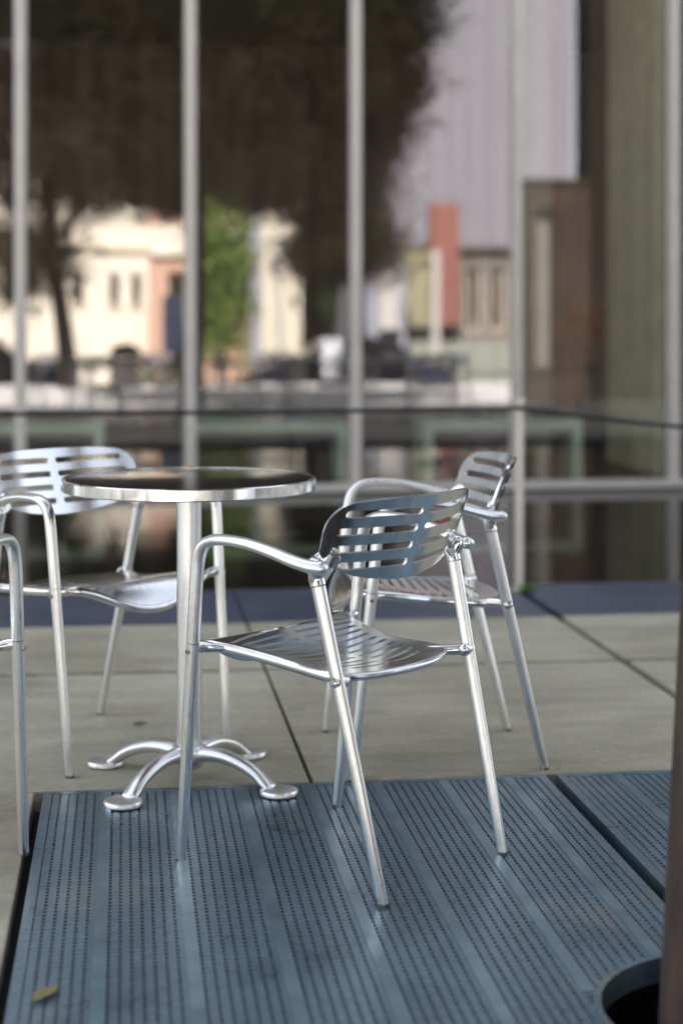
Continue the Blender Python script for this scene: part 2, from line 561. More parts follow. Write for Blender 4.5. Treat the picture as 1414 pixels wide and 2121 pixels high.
def make_chair(label):
    t = thing("armchair", (0, 0, 0), 0, label, "armchair", "slotted aluminium chairs on the terrace")
    me = sdf_shell(seat_sdf, -.24, .24, -.024, .42, .003, seat_lift, .006, "seat")
    # rolled edge and the four cast stubs that meet the legs
    bm = bmesh.new()
    bm.from_mesh(me)
    loop = []
    for k in range(120):
        th = 2 * math.pi * k / 120
        lo, hi = 0., .34
        for _ in range(30):
            mid = (lo + hi) / 2
            v_ = float(seat_outline(np.array(mid * math.cos(th)), np.array(.2 + mid * math.sin(th))))
            lo, hi = (mid, hi) if v_ < 0 else (lo, mid)
        loop.append((lo * math.cos(th), .2 + lo * math.sin(th)))
    rim = []
    for b_, a in loop:
        rr = .0108 - .0032 * min(1, max(0, (a - .33) / .05))
        rim.append((a, b_, float(seat_z(np.array(a), np.array(b_))) - rr * .7, rr, rr * .7))
    sweep(bm, rim, 12, (0, 0, 1), closed=True)
    for s in (-1, 1):
        z0 = float(seat_z(np.array(.36), np.array(.17)))
        zr = .412
        e = rear_leg_pt(s, zr)
        sweep(bm, spline([(.325, s * .163, z0 - .003, .008, .015), (.352, s * .178, z0 - .004, .011, .014),
                          (.378, s * .197, zr, .0115, .0125), (e[0] - .001, s * (abs(e[1]) - .004), zr, .0125, .0125)], 5), 14, (0, 0, 1))
        e = front_leg_pt(s, .444)
        sweep(bm, spline([(.075, s * .200, .438, .007, .014), (.058, s * .222, .440, .010, .013),
                          (.049, s * .240, .443, .0125, .0125), (e[0] + .001, e[1] - s * .004, .444, .0125, .0125)], 5), 14, (0, 0, 1))
        # boss on the outside of the rear leg
        c = rear_leg_pt(s, .412)
        sweep(bm, [(c[0], c[1] - s * .016, .412, .014, .014), (c[0], c[1] + s * .004, .412, .013, .013)], 14, (0, 0, 1))
    seat = obj("seat", bm, M["cast"], t, 42)
    me = sdf_shell(back_sdf, -.24, .24, .575, .77, .0025, back_lift, .0055, "backrest")
    back = obj("backrest", me, M["cast"], t, 42)
    for s in (-1, 1):
        # front leg
        bm = bmesh.new()
        pts = [(*front_leg_pt(s, z), r_, r_ * 1.06) for z, r_ in ((.004, .0108), (.15, .0118), (.3, .0126), (.453, .0134))]
        sweep(bm, pts, 20, round_ends=(True, False))
        leg = obj("leg", bm, M["tube"], t, 40)
        c = front_leg_pt(s, .437)
        bolt(leg, (c[0], c[1] + s * .0128, c[2]), s)
        bm = bmesh.new()
        c = front_leg_pt(s, 0)
        lathe(bm, [(0, 0), (.0105, 0), (.0115, .006), (.0, .006)], 16, (c[0], c[1], 0))
        obj("glide", bm, M["glide"], leg, 40)
        # rear leg
        bm = bmesh.new()
        pts = [(*rear_leg_pt(s, z), r_, r_ * 1.05) for z, r_ in ((.004, .0106), (.2, .0118), (.4, .0128), (.592, .0136))]
        sweep(bm, pts, 20, round_ends=(True, False))
        leg = obj("leg", bm, M["tube"], t, 40)
        c = rear_leg_pt(s, .418)
        bolt(leg, (c[0] + .002, c[1] + s * .0128, c[2]), s)
        bm = bmesh.new()
        c = rear_leg_pt(s, 0)
        lathe(bm, [(0, 0), (.0105, 0), (.0115, .006), (.0, .006)], 16, (c[0], c[1], 0))
        obj("glide", bm, M["glide"], leg, 40)
        # armrest: rises from the seat line, bends and runs back to the joint
        bm = bmesh.new()
        path = [(*front_leg_pt(s, .4545), .0134, .0140), (*front_leg_pt(s, .52), .0136, .0142), (*front_leg_pt(s, .585), .0138, .0142),
                (.0655, s * .2652, .628, .0142, .0138), (.0795, s * .266, .653, .0148, .0128), (.106, s * .2665, .6665, .0155, .0118),
                (.15, s * .2665, .6695, .0160, .0112), (.205, s * .265, .6655, .0162, .0112), (.26, s * .262, .6545, .0162, .0114),
                (.31, s * .257, .641, .0164, .0120), (.345, s * .250, .6335, .0168, .0128), (.368, s * .242, .6315, .0165, .0135)]
        sweep(bm, spline(path, 6), 20, round_ends=(False, True))
        obj("armrest", bm, M["tube"], t, 50)
        # cast joint: collar on the rear leg, knuckle and lug that carries the backrest
        bm = bmesh.new()
        c0, c1 = rear_leg_pt(s, .594), rear_leg_pt(s, .640)
        sweep(bm, spline([(*rear_leg_pt(s, .594), .0152, .0158), (*rear_leg_pt(s, .612), .0155, .0162),
                          (c1[0] + .014, c1[1] + s * .006, .632, .0160, .0175)], 4), 18, round_ends=(False, True))
        sweep(bm, spline([(c1[0] + .006, c1[1] + s * .008, .636, .013, .016), (c1[0] + .004, c1[1] - s * .006, .639, .015, .011),
                          (float(back_a(np.array(.2), np.array(.645))) - .002, s * .203, .645, .022, .006),
                          (float(back_a(np.array(.183), np.array(.648))) - .0005, s * .186, .648, .014, .0035)], 5), 16, (0, 0, 1))
        # small triangular web under the lug
        pa = [(c1[0] + .012, s * .222, .630), (c1[0] + .016, s * .216, .597), (float(back_a(np.array(.19), np.array(.62))), s * .187, .622),
              (float(back_a(np.array(.205), np.array(.655))), s * .206, .655)]
        vs = [bm.verts.new(Vector(p) + Vector((dx, 0, 0))) for dx in (-.003, .003) for p in pa]
        bm.faces.new(vs[:4]); bm.faces.new(vs[7:3:-1])
        for k in range(4):
            bm.faces.new((vs[k], vs[4 + k], vs[4 + (k + 1) % 4], vs[(k + 1) % 4]))
        bmesh.ops.recalc_face_normals(bm, faces=bm.faces)
        j = obj("arm_joint", bm, M["cast"], t, 50)
        cb = rear_leg_pt(s, .606)
        bolt(j, (cb[0], cb[1] + s * .0145, cb[2]), s, .006)
    return t

# ------------------------------------------------------------------ ground
JX = [.445 + 1.17 * k for k in range(-9, 11)]
WIDE = .017      # joints running towards the glass
def slab_rows(name, rows, mat, gap, th, x_lo=-9.5, x_hi=11.5, hole=None):
    bm = bmesh.new()
    xs = [x_lo] + [x for x in JX if x_lo + .1 < x < x_hi - .1] + [x_hi]
    for y0, y1 in rows:
        for a, b_ in zip(xs, xs[1:]):
            ga = WIDE if abs(a - 1.615) < .01 else gap / 2
            gb = WIDE if abs(b_ - 1.615) < .01 else gap / 2
            box(bm, a + ga, b_ - gb, y0 + (.022 if y0 > 5 and y0 < 6 else gap / 2), y1 - (.022 if y1 < 6 and y1 > 5 else gap / 2), -th, 0)
    bevel(bm, .003, 1)
    return tag(obj(name, bm, mat), kind="structure")
slab_rows("terrace_paving", [(4.03, 5.37), (5.37, 6.21)], M["slab"], .011, .06)
slab_rows("pool_edge_paving", [(6.21, 6.98)], M["bluestone"], .007, .09)
# near rows either side of the gratings
def slabs(name, lst, mat, gap=.011, th=.06):
    bm = bmesh.new()
    for x0, x1, y0, y1 in lst:
        box(bm, x0 + gap / 2, x1 - gap / 2, y0 + gap / 2, y1 - gap / 2, -th, 0)
    bevel(bm, .003, 1)
    return tag(obj(name, bm, mat), kind="structure")
near = []
for (ya, yb) in ((2.69, 4.03), (1.35, 2.69), (0.0, 1.35)):
    for k in range(-9, 0):
        x1 = -.205 + 1.17 * (k + 1)
        near.append((x1 - 1.17, x1, ya, yb))
    for k in range(7):
        near.append((2.27 + 1.17 * k, 2.27 + 1.17 * (k + 1), ya, yb))
near.append((-.205, 2.27, 0, .28))
slabs("side_paving", near, M["slab"])
bm = bmesh.new(); box(bm, -10.6, 11.5, -.02, 6.98, -.4, -.052)
# bed under the slabs: the gratings' pit is cut out of it
bm.free()
tag(boxes("paving_bed", [(-10.6, -.19, 0, 4.03, -.4, -.05), (2.255, 11.5, 0, 4.03, -.4, -.05), (-.19, 2.255, 0, .28, -.4, -.05),
                         (-10.6, 11.5, 4.03, 6.975, -.4, -.05)], M["bed"]), kind="structure")
tag(boxes("grating_pit", [(-.19, 2.255, .28, 4.03, -.4, -.3)], M["soil"]), kind="structure")
tag(boxes("plaza", [(-40, 45, -8.2, -.004, -.3, -.004)], M["plaza"]), kind="structure")
bm = bmesh.new()
bm.faces.new([bm.verts.new(p) for p in ((-250, -300, -.62), (250, -300, -.62), (250, 60, -.62), (-250, 60, -.62))])
tag(obj("ground", bm, M["asphalt"]), kind="structure")
# pool
bm = bmesh.new()
bmesh.ops.create_grid(bm, x_segments=2, y_segments=2, size=1)
for v_ in bm.verts:
    v_.co = (v_.co.x * 15 + 1, 9.15 + v_.co.y * 2.22, -.036)
tag(obj("pool_water", bm, M["water"]), kind="structure")
tag(boxes("pool_basin", [(-14, 16, 6.93, 11.17, -.6, -.45), (-14, 16, 6.93, 6.972, -.45, -.095)], M["plinth"]), kind="structure")

# ------------------------------------------------------------------ gratings
TREE = (1.0, 2.60)
HOLE = .25
def grating(name, X0, X1, Y0, Y1, label):
    t = thing(name, (X0, Y0, 0), 0, label, "grating", "steel gratings set in the terrace")
    def cuts(x, along_y, lo, hi, w_):
        """span lo..hi without the tree hole"""
        c, p = (TREE[1], TREE[0]) if along_y else (TREE[0], TREE[1])
        d = max(0, abs(x - p) - w_ / 2)
        if d < HOLE:
            q = math.sqrt(HOLE ** 2 - d ** 2)
            return [(a, b_) for a, b_ in ((lo, min(hi, c - q)), (max(lo, c + q), hi)) if b_ - a > .002]
        return [(lo, hi)]
    bars, cross, strips = [], [], []
    x = X0 + .03
    while x < X1 - .02:
        for a, b_ in cuts(x, True, Y0 + .02, Y1 - .02, .011):
            bars.append((x - .0068 - X0, x + .0068 - X0, a - Y0, b_ - Y0, -.03, 0))
        x += .020
    y = Y0 + .03
    while y < Y1 - .02:
        for a, b_ in cuts(y, False, X0 + .02, X1 - .02, .010):
            cross.append((a - X0, b_ - X0, y - .0048 - Y0, y + .0048 - Y0, -.022, -.0015))
        y += .0185
    x = X0 + .145
    while x < X1 - .05:
        for a, b_ in cuts(x, True, Y0 + .02, Y1 - .02, .03):
            strips.append((x - .012 - X0, x + .012 - X0, a - Y0, b_ - Y0, -.028, .0025))
        x += .16
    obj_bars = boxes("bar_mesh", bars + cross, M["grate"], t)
    for s_ in strips:
        boxes("flat_bar", [s_], M["grate_strip"], t)
    fr = []
    for side in ((X0, X1, Y0, Y0 + .02), (X0, X1, Y1 - .02, Y1)):
        fr.append((0, X1 - X0, side[2] - Y0, side[3] - Y0, -.04, .0012))
    for xa in (X0, X1 - .02):
        for a, b_ in cuts(xa + .01, True, Y0 + .02, Y1 - .02, .02):
            fr.append((xa - X0, xa + .02 - X0, a - Y0, b_ - Y0, -.04, .0012))
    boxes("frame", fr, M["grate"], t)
    # curved trim round the tree hole
    bm = bmesh.new()
    a0, a1 = (90, 270) if X1 < TREE[0] + .2 else (-90, 90)
    q = math.degrees(math.asin(min(1, abs((X1 if a0 == 90 else X0) - TREE[0]) / HOLE)))
    if a0 == 90: a0, a1 = 90 - q + 1, 270 + q - 1
    else: a0, a1 = -90 + q + 1, 90 - q - 1
    rows = []
    for k in range(41):
        a = R(a0 + (a1 - a0) * k / 40)
        rows.append([bm.verts.new((TREE[0] - X0 + r_ * math.cos(a), TREE[1] - Y0 + r_ * math.sin(a), z_)) for r_, z_ in
                     ((HOLE - .006, -.04), (HOLE - .006, .003), (HOLE + .006, .003), (HOLE + .006, -.04))])
    for a, b_ in zip(rows, rows[1:]):
        for k in range(4): bm.faces.new((a[k], a[(k + 1) % 4], b_[(k + 1) % 4], b_[k]))
    bm.faces.new(rows[0]); bm.faces.new(list(reversed(rows[-1])))
    bmesh.ops.recalc_face_normals(bm, faces=bm.faces)
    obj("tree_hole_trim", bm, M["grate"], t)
    return t
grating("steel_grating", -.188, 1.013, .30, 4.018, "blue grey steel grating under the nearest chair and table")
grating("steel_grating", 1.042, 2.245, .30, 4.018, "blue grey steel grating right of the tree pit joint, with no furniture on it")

# ------------------------------------------------------------------ glass building
GY = 11.2
FACADE = .73
bld = thing("glass_building", (0, GY, 0), R(FACADE), "glass fronted building with slim pale mullions across the dark pool", "building")
MX = [.431 + 1.105 * k for k in range(-9, 11)]
for a in MX:
    bm = bmesh.new()
    box(bm, a - .026, a + .026, -.05, .10, .0, 4.2)
    box(bm, a - .040, a + .040, .012, .07, .003, 4.2)
    bevel(bm, .003, 1)
    obj("mullion", bm, M["mullion"], bld)
for a, b_ in zip(MX, MX[1:]):
    boxes("glass_pane", [(a + .038, b_ - .038, .022, .034, .03, 4.2)], M["glass"], bld)
boxes("bottom_rail", [(MX[0] - .1, MX[-1] + .1, -.055, .09, -.02, .028)], M["sill"], bld)
boxes("plinth", [(-14, 16, -.03, .3, -.6, -.022)], M["plinth"], bld)
boxes("head_beam", [(-20, 20, -.06, 8, 4.2, 4.6)], M["office"], bld)
# upper storeys: bands of wall and windows
bands = []
z = 4.6
for k in range(3):
    bands.append((-20, 20, -.06, 8, z, z + 1.3)); z += 3.0
boxes("upper_wall", bands + [(-20, 20, -.06, 8, z, z + .5)], M["office"], bld)
for k in range(3):
    boxes("upper_window", [(-19.8, 19.8, .05, .12, 4.6 + 1.3 + 3.0 * k, 4.6 + 3.0 + 3.0 * k)], M["dark_glass"], bld)
    boxes("inner_core", [(-19.5, 19.5, 1.5, 7.9, 4.6 + 1.3 + 3.0 * k, 4.6 + 3.0 + 3.0 * k)], M["taupe"], bld)
# side walls closing the hall
boxes("side_wall", [(MX[0] - .5, MX[0] - .1, -.06, 8, -.02, 4.2)], M["office"], bld)
boxes("side_wall", [(MX[-1] + .1, MX[-1] + .5, -.06, 8, -.02, 4.2)], M["office"], bld)
tag(boxes("inner_floor", [(MX[0] - .1, MX[-1] + .1, GY + .3, GY + 7.6, -.3, -.004)], M["floor"]), kind="structure")
tag(boxes("inner_back_wall", [(MX[0] - .1, MX[-1] + .1, GY + 7.6, GY + 7.9, -.3, 4.2)], M["back_wall"]), kind="structure")

# inside: benches
def bench(x0, x1, label):
    t = thing("bench", ((x0 + x1) / 2, 11.78, -.004), 0, label, "bench", "pale green benches behind the glass")
    w_ = (x1 - x0) / 2
    boxes("bench_top", [(-w_, w_, -.22, .22, .355, .430)], M["bench"], t, .004)
    for s in (-1, 1):
        boxes("leg", [(s * w_ - (.066 if s > 0 else 0), s * w_ + (.066 if s < 0 else 0), -.22, .22, 0, .3535)], M["bench"], t, .004)
    boxes("slat", [(-w_ + .35, w_ - .12, -.05, .05, .25, .28)], M["navy"], t)
    return t
bench(2.06, 3.185, "pale green bench behind the glass at the light post")
bench(.40, 1.525, "pale green bench behind the glass over the round table's right half")
bench(-1.26, -.142, "pale green bench behind the glass above the leftmost chairs")
for x, sx, lab in ((2.46, 1, "black bag at the left end of the bench by the light post"), (2.98, 1.1, "black bag with pale flap at the right end of the bench by the light post")):
    t = thing("bag", (x, 11.76, .427), 0, lab, "bag")
    bm = bmesh.new()
    bmesh.ops.create_uvsphere(bm, u_segments=20, v_segments=12, radius=1)
    for v_ in bm.verts:
        v_.co = Vector((v_.co.x * .125 * sx, v_.co.y * .13, max(0, v_.co.z * .055 + .022 + .008 * math.sin(v_.co.x * 5))))
    obj("body", bm, M["black_bag"], t, 60)
    bm = bmesh.new()
    sweep(bm, spline([(.05, -.10, .055, .03, .004), (.10, -.11, .05, .03, .004), (.15, -.12, .02, .028, .004)], 5), 10, (0, 1, 0))
    obj("flap", bm, M["pale_cloth"], t, 50)
    bm = bmesh.new()
    sweep(bm, spline([(-.09, 0, .05, .006, .006), (-.05, .0, .075, .006, .006), (.03, .0, .076, .006, .006), (.07, 0, .055, .006, .006)], 5), 8)
    obj("strap", bm, M["black_bag"], t, 50)

# curtain at the right
bm = bmesh.new()
N_ = 90
prev = None
for k in range(N_ + 1):
    y = 11.62 + 1.35 * k / N_
    x = 3.80 + .022 * math.sin(k * .62) + .014 * math.sin(k * 1.43 + 1)
    cur = [bm.verts.new((x + dx, y, zz)) for dx, zz in ((0, .01), (0, 4.1), (.008, 4.1), (.008, .01))]
    if prev:
        for q in range(4):
            bm.faces.new((prev[q], prev[(q + 1) % 4], cur[(q + 1) % 4], cur[q]))
    else:
        bm.faces.new(cur)
    prev = cur
bm.faces.new(list(reversed(prev)))
bmesh.ops.recalc_face_normals(bm, faces=bm.faces)
tag(obj("curtain", bm, M["curtain"], None, 60), "tall olive curtain with soft folds behind the glass", "curtain")
tag(boxes("inner_pillar", [(3.33, 3.56, 13.9, 14.1, 0, 4.19)], M["pillar"], None, .006), "beige pillar inside the hall next to the curtain", "pillar")
# dry plant
t = thing("potted_plant", (3.72, 13.35, 0), 0, "dark vase of orange dry leaves beside the curtain", "plant")
bm = bmesh.new()
lathe(bm, [(0, 0), (.11, 0), (.13, .05), (.12, .3), (.07, .62), (.05, .72), (.06, .76), (.04, .75), (0, .7)], 32)
obj("vase", bm, M["vase"], t, 50)
bm = bmesh.new()
for k in range(9):
    a = k * .7
    sweep(bm, spline([(0, 0, .7, .004, .004), (.06 * math.cos(a), .05 * math.sin(a), .95, .004, .004),
                      (.22 * math.cos(a), .16 * math.sin(a), 1.08 + .05 * (k % 3), .003, .003)], 4), 6)
obj("stem", bm, M["vase"], t)
def leaf_cloud(pts, size, rnd, up=.4, aspect=.6):
    """pts (n,3) -> mesh of small folded leaves"""
    n = len(pts)
    nrm = rnd.normal(size=(n, 3)); nrm[:, 2] += up
    nrm /= np.linalg.norm(nrm, axis=1)[:, None]
    tt = np.cross(nrm, rnd.normal(size=(n, 3)))
    tt /= np.linalg.norm(tt, axis=1)[:, None]
    ss = np.cross(nrm, tt)
    L = (size * rnd.uniform(.7, 1.3, n))[:, None]
    p0 = pts - tt * L * .5
    p2 = pts + tt * L * .5
    p1 = pts + ss * L * aspect * .5 - nrm * L * .08
    p3 = pts - ss * L * aspect * .5 - nrm * L * .08
    V = np.stack([p0, p1, p2, p3], 1).reshape(-1, 3)
    F = np.arange(4 * n).reshape(-1, 4)
    me = bpy.data.meshes.new("leaves")
    me.from_pydata(V.tolist(), [], F.tolist())
    me.update()
    return me
q = rng.normal(size=(420, 3)) * (.12, .10, .07) + (.02, 0, 1.12)
obj("foliage", leaf_cloud(q, .07, rng), M["orange_leaf"], t)

# ------------------------------------------------------------------ barrier along the pool
def post(x, label):
    t = thing("barrier_post", (x, 6.83, 0), 0, label, "post", "pale posts along the pool edge")
    boxes("shaft", [(-.017, .017, -.012, .012, .004, .775)], M["post"], t, .003)
    boxes("base_plate", [(-.028, .028, -.024, .024, 0, .0045)], M["post"], t)
    boxes("cap", [(-.021, .021, -.016, .016, .7755, .79)], M["post"], t, .003)
    return t
post(1.614, "slim pale post carrying the black cable, by the far chair")
post(-2.35, "slim pale post carrying the black cable beyond the left chairs")
post(5.2, "slim pale post carrying the black cable, right of the tree")
bm = bmesh.new()
pts = []
def sag(x0, z0, x1, z1, s, n=16):
    return [(x0 + (x1 - x0) * k / n, 6.83 - .0185, z0 + (z1 - z0) * k / n - s * 4 * (k / n) * (1 - k / n), .0085, .0085) for k in range(n + 1)]
pts = sag(-6.2, .75, -2.35, .752, .012) + sag(-2.35, .752, 1.614, .752, .012)[1:] + sag(1.614, .752, 5.2, .752, .135)[1:]
sweep(bm, pts, 8, (0, 1, 0))
tag(obj("barrier_cable", bm, M["cable"], None, 60), "thin black cable strung along the pool edge between pale posts", "cable")
q = rng.normal(size=(60, 3)) * (.018, .012, .008) + (1.648, 6.80, .014)
tag(obj("weed", leaf_cloud(q, .022, rng, 1.), M["weed"]), "small green weed at the foot of the pale post", "weed")

# ------------------------------------------------------------------ table
def make_table(label):
    t = thing("cafe_table", (0, 0, 0), 0, label, "table", "round pedestal tables on the terrace")
    bm = bmesh.new()
    lathe(bm, [(0, .7285), (.292, .7285), (.296, .7280), (.296, .716), (0, .716)], 128)
    obj("tabletop", bm, M["plate"], t, 30)
    bm = bmesh.new()
    lathe(bm, [(.2963, .7288), (.2985, .7300), (.3030, .7296), (.3052, .7268), (.3052, .7035), (.3030, .7010), (.298, .7010), (.2963, .7030), (.2963, .7288)], 128)
    obj("rim", bm, M["rim"], t, 35)
    bm = bmesh.new()
    lathe(bm, [(0, .704), (.16, .704), (.16, .715), (0, .715)], 48)
    obj("underplate", bm, M["glide"], t, 40)
    bm = bmesh.new()
    lathe(bm, [(0, .088), (.030, .088), (.0302, .700), (.06, .7035), (0, .7035)], 48)
    obj("pole", bm, M["tube"], t, 40)
    bm = bmesh.new()
    lathe(bm, [(0, .028), (.026, .03), (.040, .045), (.0435, .07), (.040, .083), (.033, .0875), (0, .0875)], 48)
    obj("hub", bm, M["satin"], t, 50)
    for k in range(4):
        a = R(-42 + 90 * k)
        c, s = math.cos(a), math.sin(a)
        bm = bmesh.new()
        prof = [(.02, .062, .022, .020), (.06, .070, .021, .018), (.11, .069, .0195, .0165), (.155, .058, .0185, .0155), (.192, .042, .0185, .0145), (.218, .024, .0205, .0130), (.232, .017, .022, .010)]
        sweep(bm, spline([(r_ * c, r_ * s, z_, w_, h_) for r_, z_, w_, h_ in prof], 6), 18, (-s, c, 0))
        leg = obj("leg", bm, M["satin"], t, 50)
        bm = bmesh.new()
        lathe(bm, [(0, .0), (.040, .0), (.0445, .003), (.045, .010), (.0425, .0145), (.034, .017), (0, .018)], 40, (.256 * c, .256 * s, 0))
        obj("foot", bm, M["satin"], leg, 40)
    return t
T1 = make_table("round dark topped pedestal table between the chairs in focus")
T1.location = (.154, 4.085, 0); T1.rotation_euler.z = R(4)
spots = [((2.12, 3.42), 20, "round dark topped table right of the tree, seen only in the glass"),
         ((3.42, 3.50), 50, "round dark topped table farthest right, seen only in the glass")]
for (x, y), rz, lab in spots:
    c = copy_tree(T1); c.location = (x, y, 0); c.rotation_euler.z = R(rz); c["label"] = lab

# ------------------------------------------------------------------ chairs
C1 = make_chair("aluminium armchair in sharp focus, its slotted back turned to the viewer")
C1.location = (.296, 3.646, 0); C1.rotation_euler.z = R(-46.57)
chairs = [((.54, 4.272), .27, "aluminium armchair facing the table from the pool side, behind the sharp one"),
          ((.068, 4.295), 127.4, "blurred aluminium armchair left of the table with its seat towards the viewer"),
          ((-.435, 3.66), -114.8, "aluminium armchair cut off by the picture's left edge, only a front leg showing"),
          ((1.62, 3.05), 165, "aluminium armchair seen in the glass, left of the table beyond the tree"),
          ((2.02, 2.98), -92, "aluminium armchair seen in the glass, back to the street, by the table beyond the tree"),
          ((2.42, 3.58), 25, "aluminium armchair seen in the glass, between the two tables beyond the tree"),
          ((3.05, 3.28), 205, "aluminium armchair seen in the glass, left of the farthest right table"),
          ((3.75, 3.25), -40, "aluminium armchair seen in the glass, nearer the street at the farthest right table"),
          ((3.55, 3.92), 85, "aluminium armchair seen in the glass, pool side of the farthest right table")]
for (x, y), rz, lab in chairs:
    c = copy_tree(C1); c.location = (x, y, 0); c.rotation_euler.z = R(rz); c["label"] = lab

# fallen leaves
def fallen(x, y, z, rz, s, mat, lab):
    bm = bmesh.new()
    pts = [(-1, 0), (-.5, .32), (.1, .40), (.6, .22), (1.05, 0), (.6, -.2), (.1, -.38), (-.5, -.3)]
    vs = [bm.verts.new((p[0] * s, p[1] * s, .004 + .25 * s * abs(p[1]))) for p in pts]
    for k in (1, 2, 3):
        pass
    bm.faces.new([vs[0], vs[1], vs[2], vs[3], vs[4]])
    bm.faces.new([vs[0], vs[4], vs[5], vs[6], vs[7]])
    r = bmesh.ops.extrude_face_region(bm, geom=list(bm.faces))
    for e in r["geom"]:
        if isinstance(e, bmesh.types.BMVert): e.co.z += .0012
    bmesh.ops.recalc_face_normals(bm, faces=bm.faces)
    o = obj("fallen_leaf", bm, mat)
    o.location = (x, y, z); o.rotation_euler.z = rz
    return tag(o, lab, "leaf")
fallen(-.128, 2.80, .001, 1.0, .038, M["yellow_leaf"], "yellowed fallen leaf on the grating near the lower left corner")
fallen(.041, 4.66, .0, .3, .022, M["brown_leaf"], "small dark fallen leaf on the slab behind the table foot")

# ------------------------------------------------------------------ trees
def sx(y): return .0255 * (11.2 - y)      # the street lies parallel to the slightly turned glass front
def tree(name, loc, trunk_pts, limbs, crown_fn, n_clump, per, clump_r, leaf, mat, label, cat="tree", group=None, seed=1, keep=None):
    rnd = np.random.default_rng(seed)
    t = thing(name, loc, 0, label, cat, group)
    bm = bmesh.new()
    sweep(bm, spline(trunk_pts, 6), 16, (0, 1, 0), round_ends=(False, True))
    for l_ in limbs:
        sweep(bm, spline(l_, 5), 8, (.1, 1, .1), round_ends=(False, True))
    o = obj("trunk", bm, M["bark"], t, 60)
    cs = crown_fn(rnd, n_clump)
    pts = (cs[:, None, :] + rnd.normal(size=(len(cs), per, 3)) * np.array(clump_r)).reshape(-1, 3)
    if keep: pts = pts[keep(pts)]
    obj("crown", leaf_cloud(pts, leaf, rnd), mat, t)
    return t
def crown_main(rnd, n):
    out = []
    while len(out) < n:
        p = rnd.uniform((-3, -2.8, 5.6), (3, 2.8, 9.6))
        r = (p[0] / 2.9) ** 2 + (p[1] / 2.7) ** 2 + ((p[2] - 7.6) / 1.9) ** 2
        if r < 1 and (r > .35 or rnd.random() < .3): out.append(p)
    return np.array(out)
tree("street_tree", (TREE[0], TREE[1], -.28),
     [(.0, -.01, .0, .175, .175), (.0, 0, .3, .150, .150), (.015, 0, 1.0, .128, .128), (.05, .0, 1.8, .112, .112), (.05, .02, 3.2, .095, .095), (0, .02, 4.8, .085, .085), (-.1, 0, 6.6, .06, .06), (-.1, 0, 8.4, .03, .03)],
     [[(.0, .02, 4.6, .06, .06), (.6, .2, 5.6, .045, .045), (1.6, .1, 6.9, .02, .02)],
      [(.0, .02, 4.9, .06, .06), (-.7, .3, 5.9, .045, .045), (-1.7, .4, 7.2, .02, .02)],
      [(-.04, .02, 5.3, .05, .05), (.1, -.9, 6.2, .04, .04), (.2, -1.7, 7.4, .02, .02)],
      [(-.06, .02, 5.6, .05, .05), (-.1, .9, 6.5, .04, .04), (-.3, 1.6, 7.6, .02, .02)]],
     crown_main, 330, 70, (.26, .26, .18), .15, M["leaf_dark"],
     "street tree with reddish brown trunk rising from the grating at the right edge", seed=3)
tag(boxes("tree_pit_soil", [(.74, 1.26, 2.34, 2.86, -.31, -.27)], M["soil"]), kind="structure")

def ell(cx, cy, cz, rx, ry, rz, hollow=.3):
    def fn(rnd, n):
        out = []
        while len(out) < n:
            p = rnd.uniform(-1, 1, 3)
            r = (p ** 2).sum()
            if r < 1 and (r > hollow or rnd.random() < .3): out.append(p * (rx, ry, rz) + (cx, cy, cz))
        return np.array(out)
    return fn
def simple_tree(name, x, y, z0, h, crown, mat, label, n=110, per=46, leaf=.16, cr=(.26, .26, .2), trunk_r=.11, seed=5, cat="tree"):
    return tree(name, (x + sx(y), y, z0), [(0, 0, 0, trunk_r * 1.3, trunk_r * 1.3), (.02, 0, h * .3, trunk_r, trunk_r), (-.03, .02, h * .6, trunk_r * .7, trunk_r * .7), (0, 0, h * .92, .02, .02)],
                [[(0, 0, h * .4, trunk_r * .5, trunk_r * .5), (h * .12, .1, h * .55, .04, .04), (h * .2, .1, h * .68, .015, .015)],
                 [(0, 0, h * .45, trunk_r * .5, trunk_r * .5), (-h * .1, -.1, h * .6, .04, .04), (-h * .18, .1, h * .72, .015, .015)]],
                crown, n, per, cr, leaf, mat, label, cat, "trees across the street", seed)
simple_tree("young_tree", 1.70, -7.4, -.004, 3.4, ell(0, 0, 1.72, .44, .45, 1.4), M["leaf_green"], "slim sunlit bright green tree mirrored beside the buff tower", 55, 60, .13, (.17, .17, .22), seed=8, trunk_r=.06)
def copper_left(rnd, n):
    out = []
    while len(out) < n:
        p = rnd.uniform((-7, -2, 4.02), (3.6, 2.2, 10))
        if (abs(p[0] + 1.7) / 5.2) ** 2.6 + (abs(p[1]) / 2.2) ** 2.4 + (abs(p[2] - 6.6) / 3.6) ** 3 < 1: out.append(p)
    for _ in range(n // 36):
        out.append(rnd.normal(size=3) * (.33, .4, .42) + (-.5, .8, 3.1))
    return np.array(out)
def copper_right(rnd, n):
    out = []
    while len(out) < n:
        p = rnd.uniform((-4.2, -2.2, 4.02), (3.2, 2, 10))
        if p[0] < .45 + .27 * (p[2] - 3.5) - .2 * abs(p[1]) and (abs(p[1]) / 2.2) ** 2.4 + (abs(p[2] - 6.6) / 3.6) ** 3 < 1: out.append(p)
    for _ in range(n // 8):
        p = rnd.normal(size=3) * (.28, .6, .40) + (-.30, .5, 3.25)
        if p[2] > 2.75: out.append(p)
    return np.array(out)
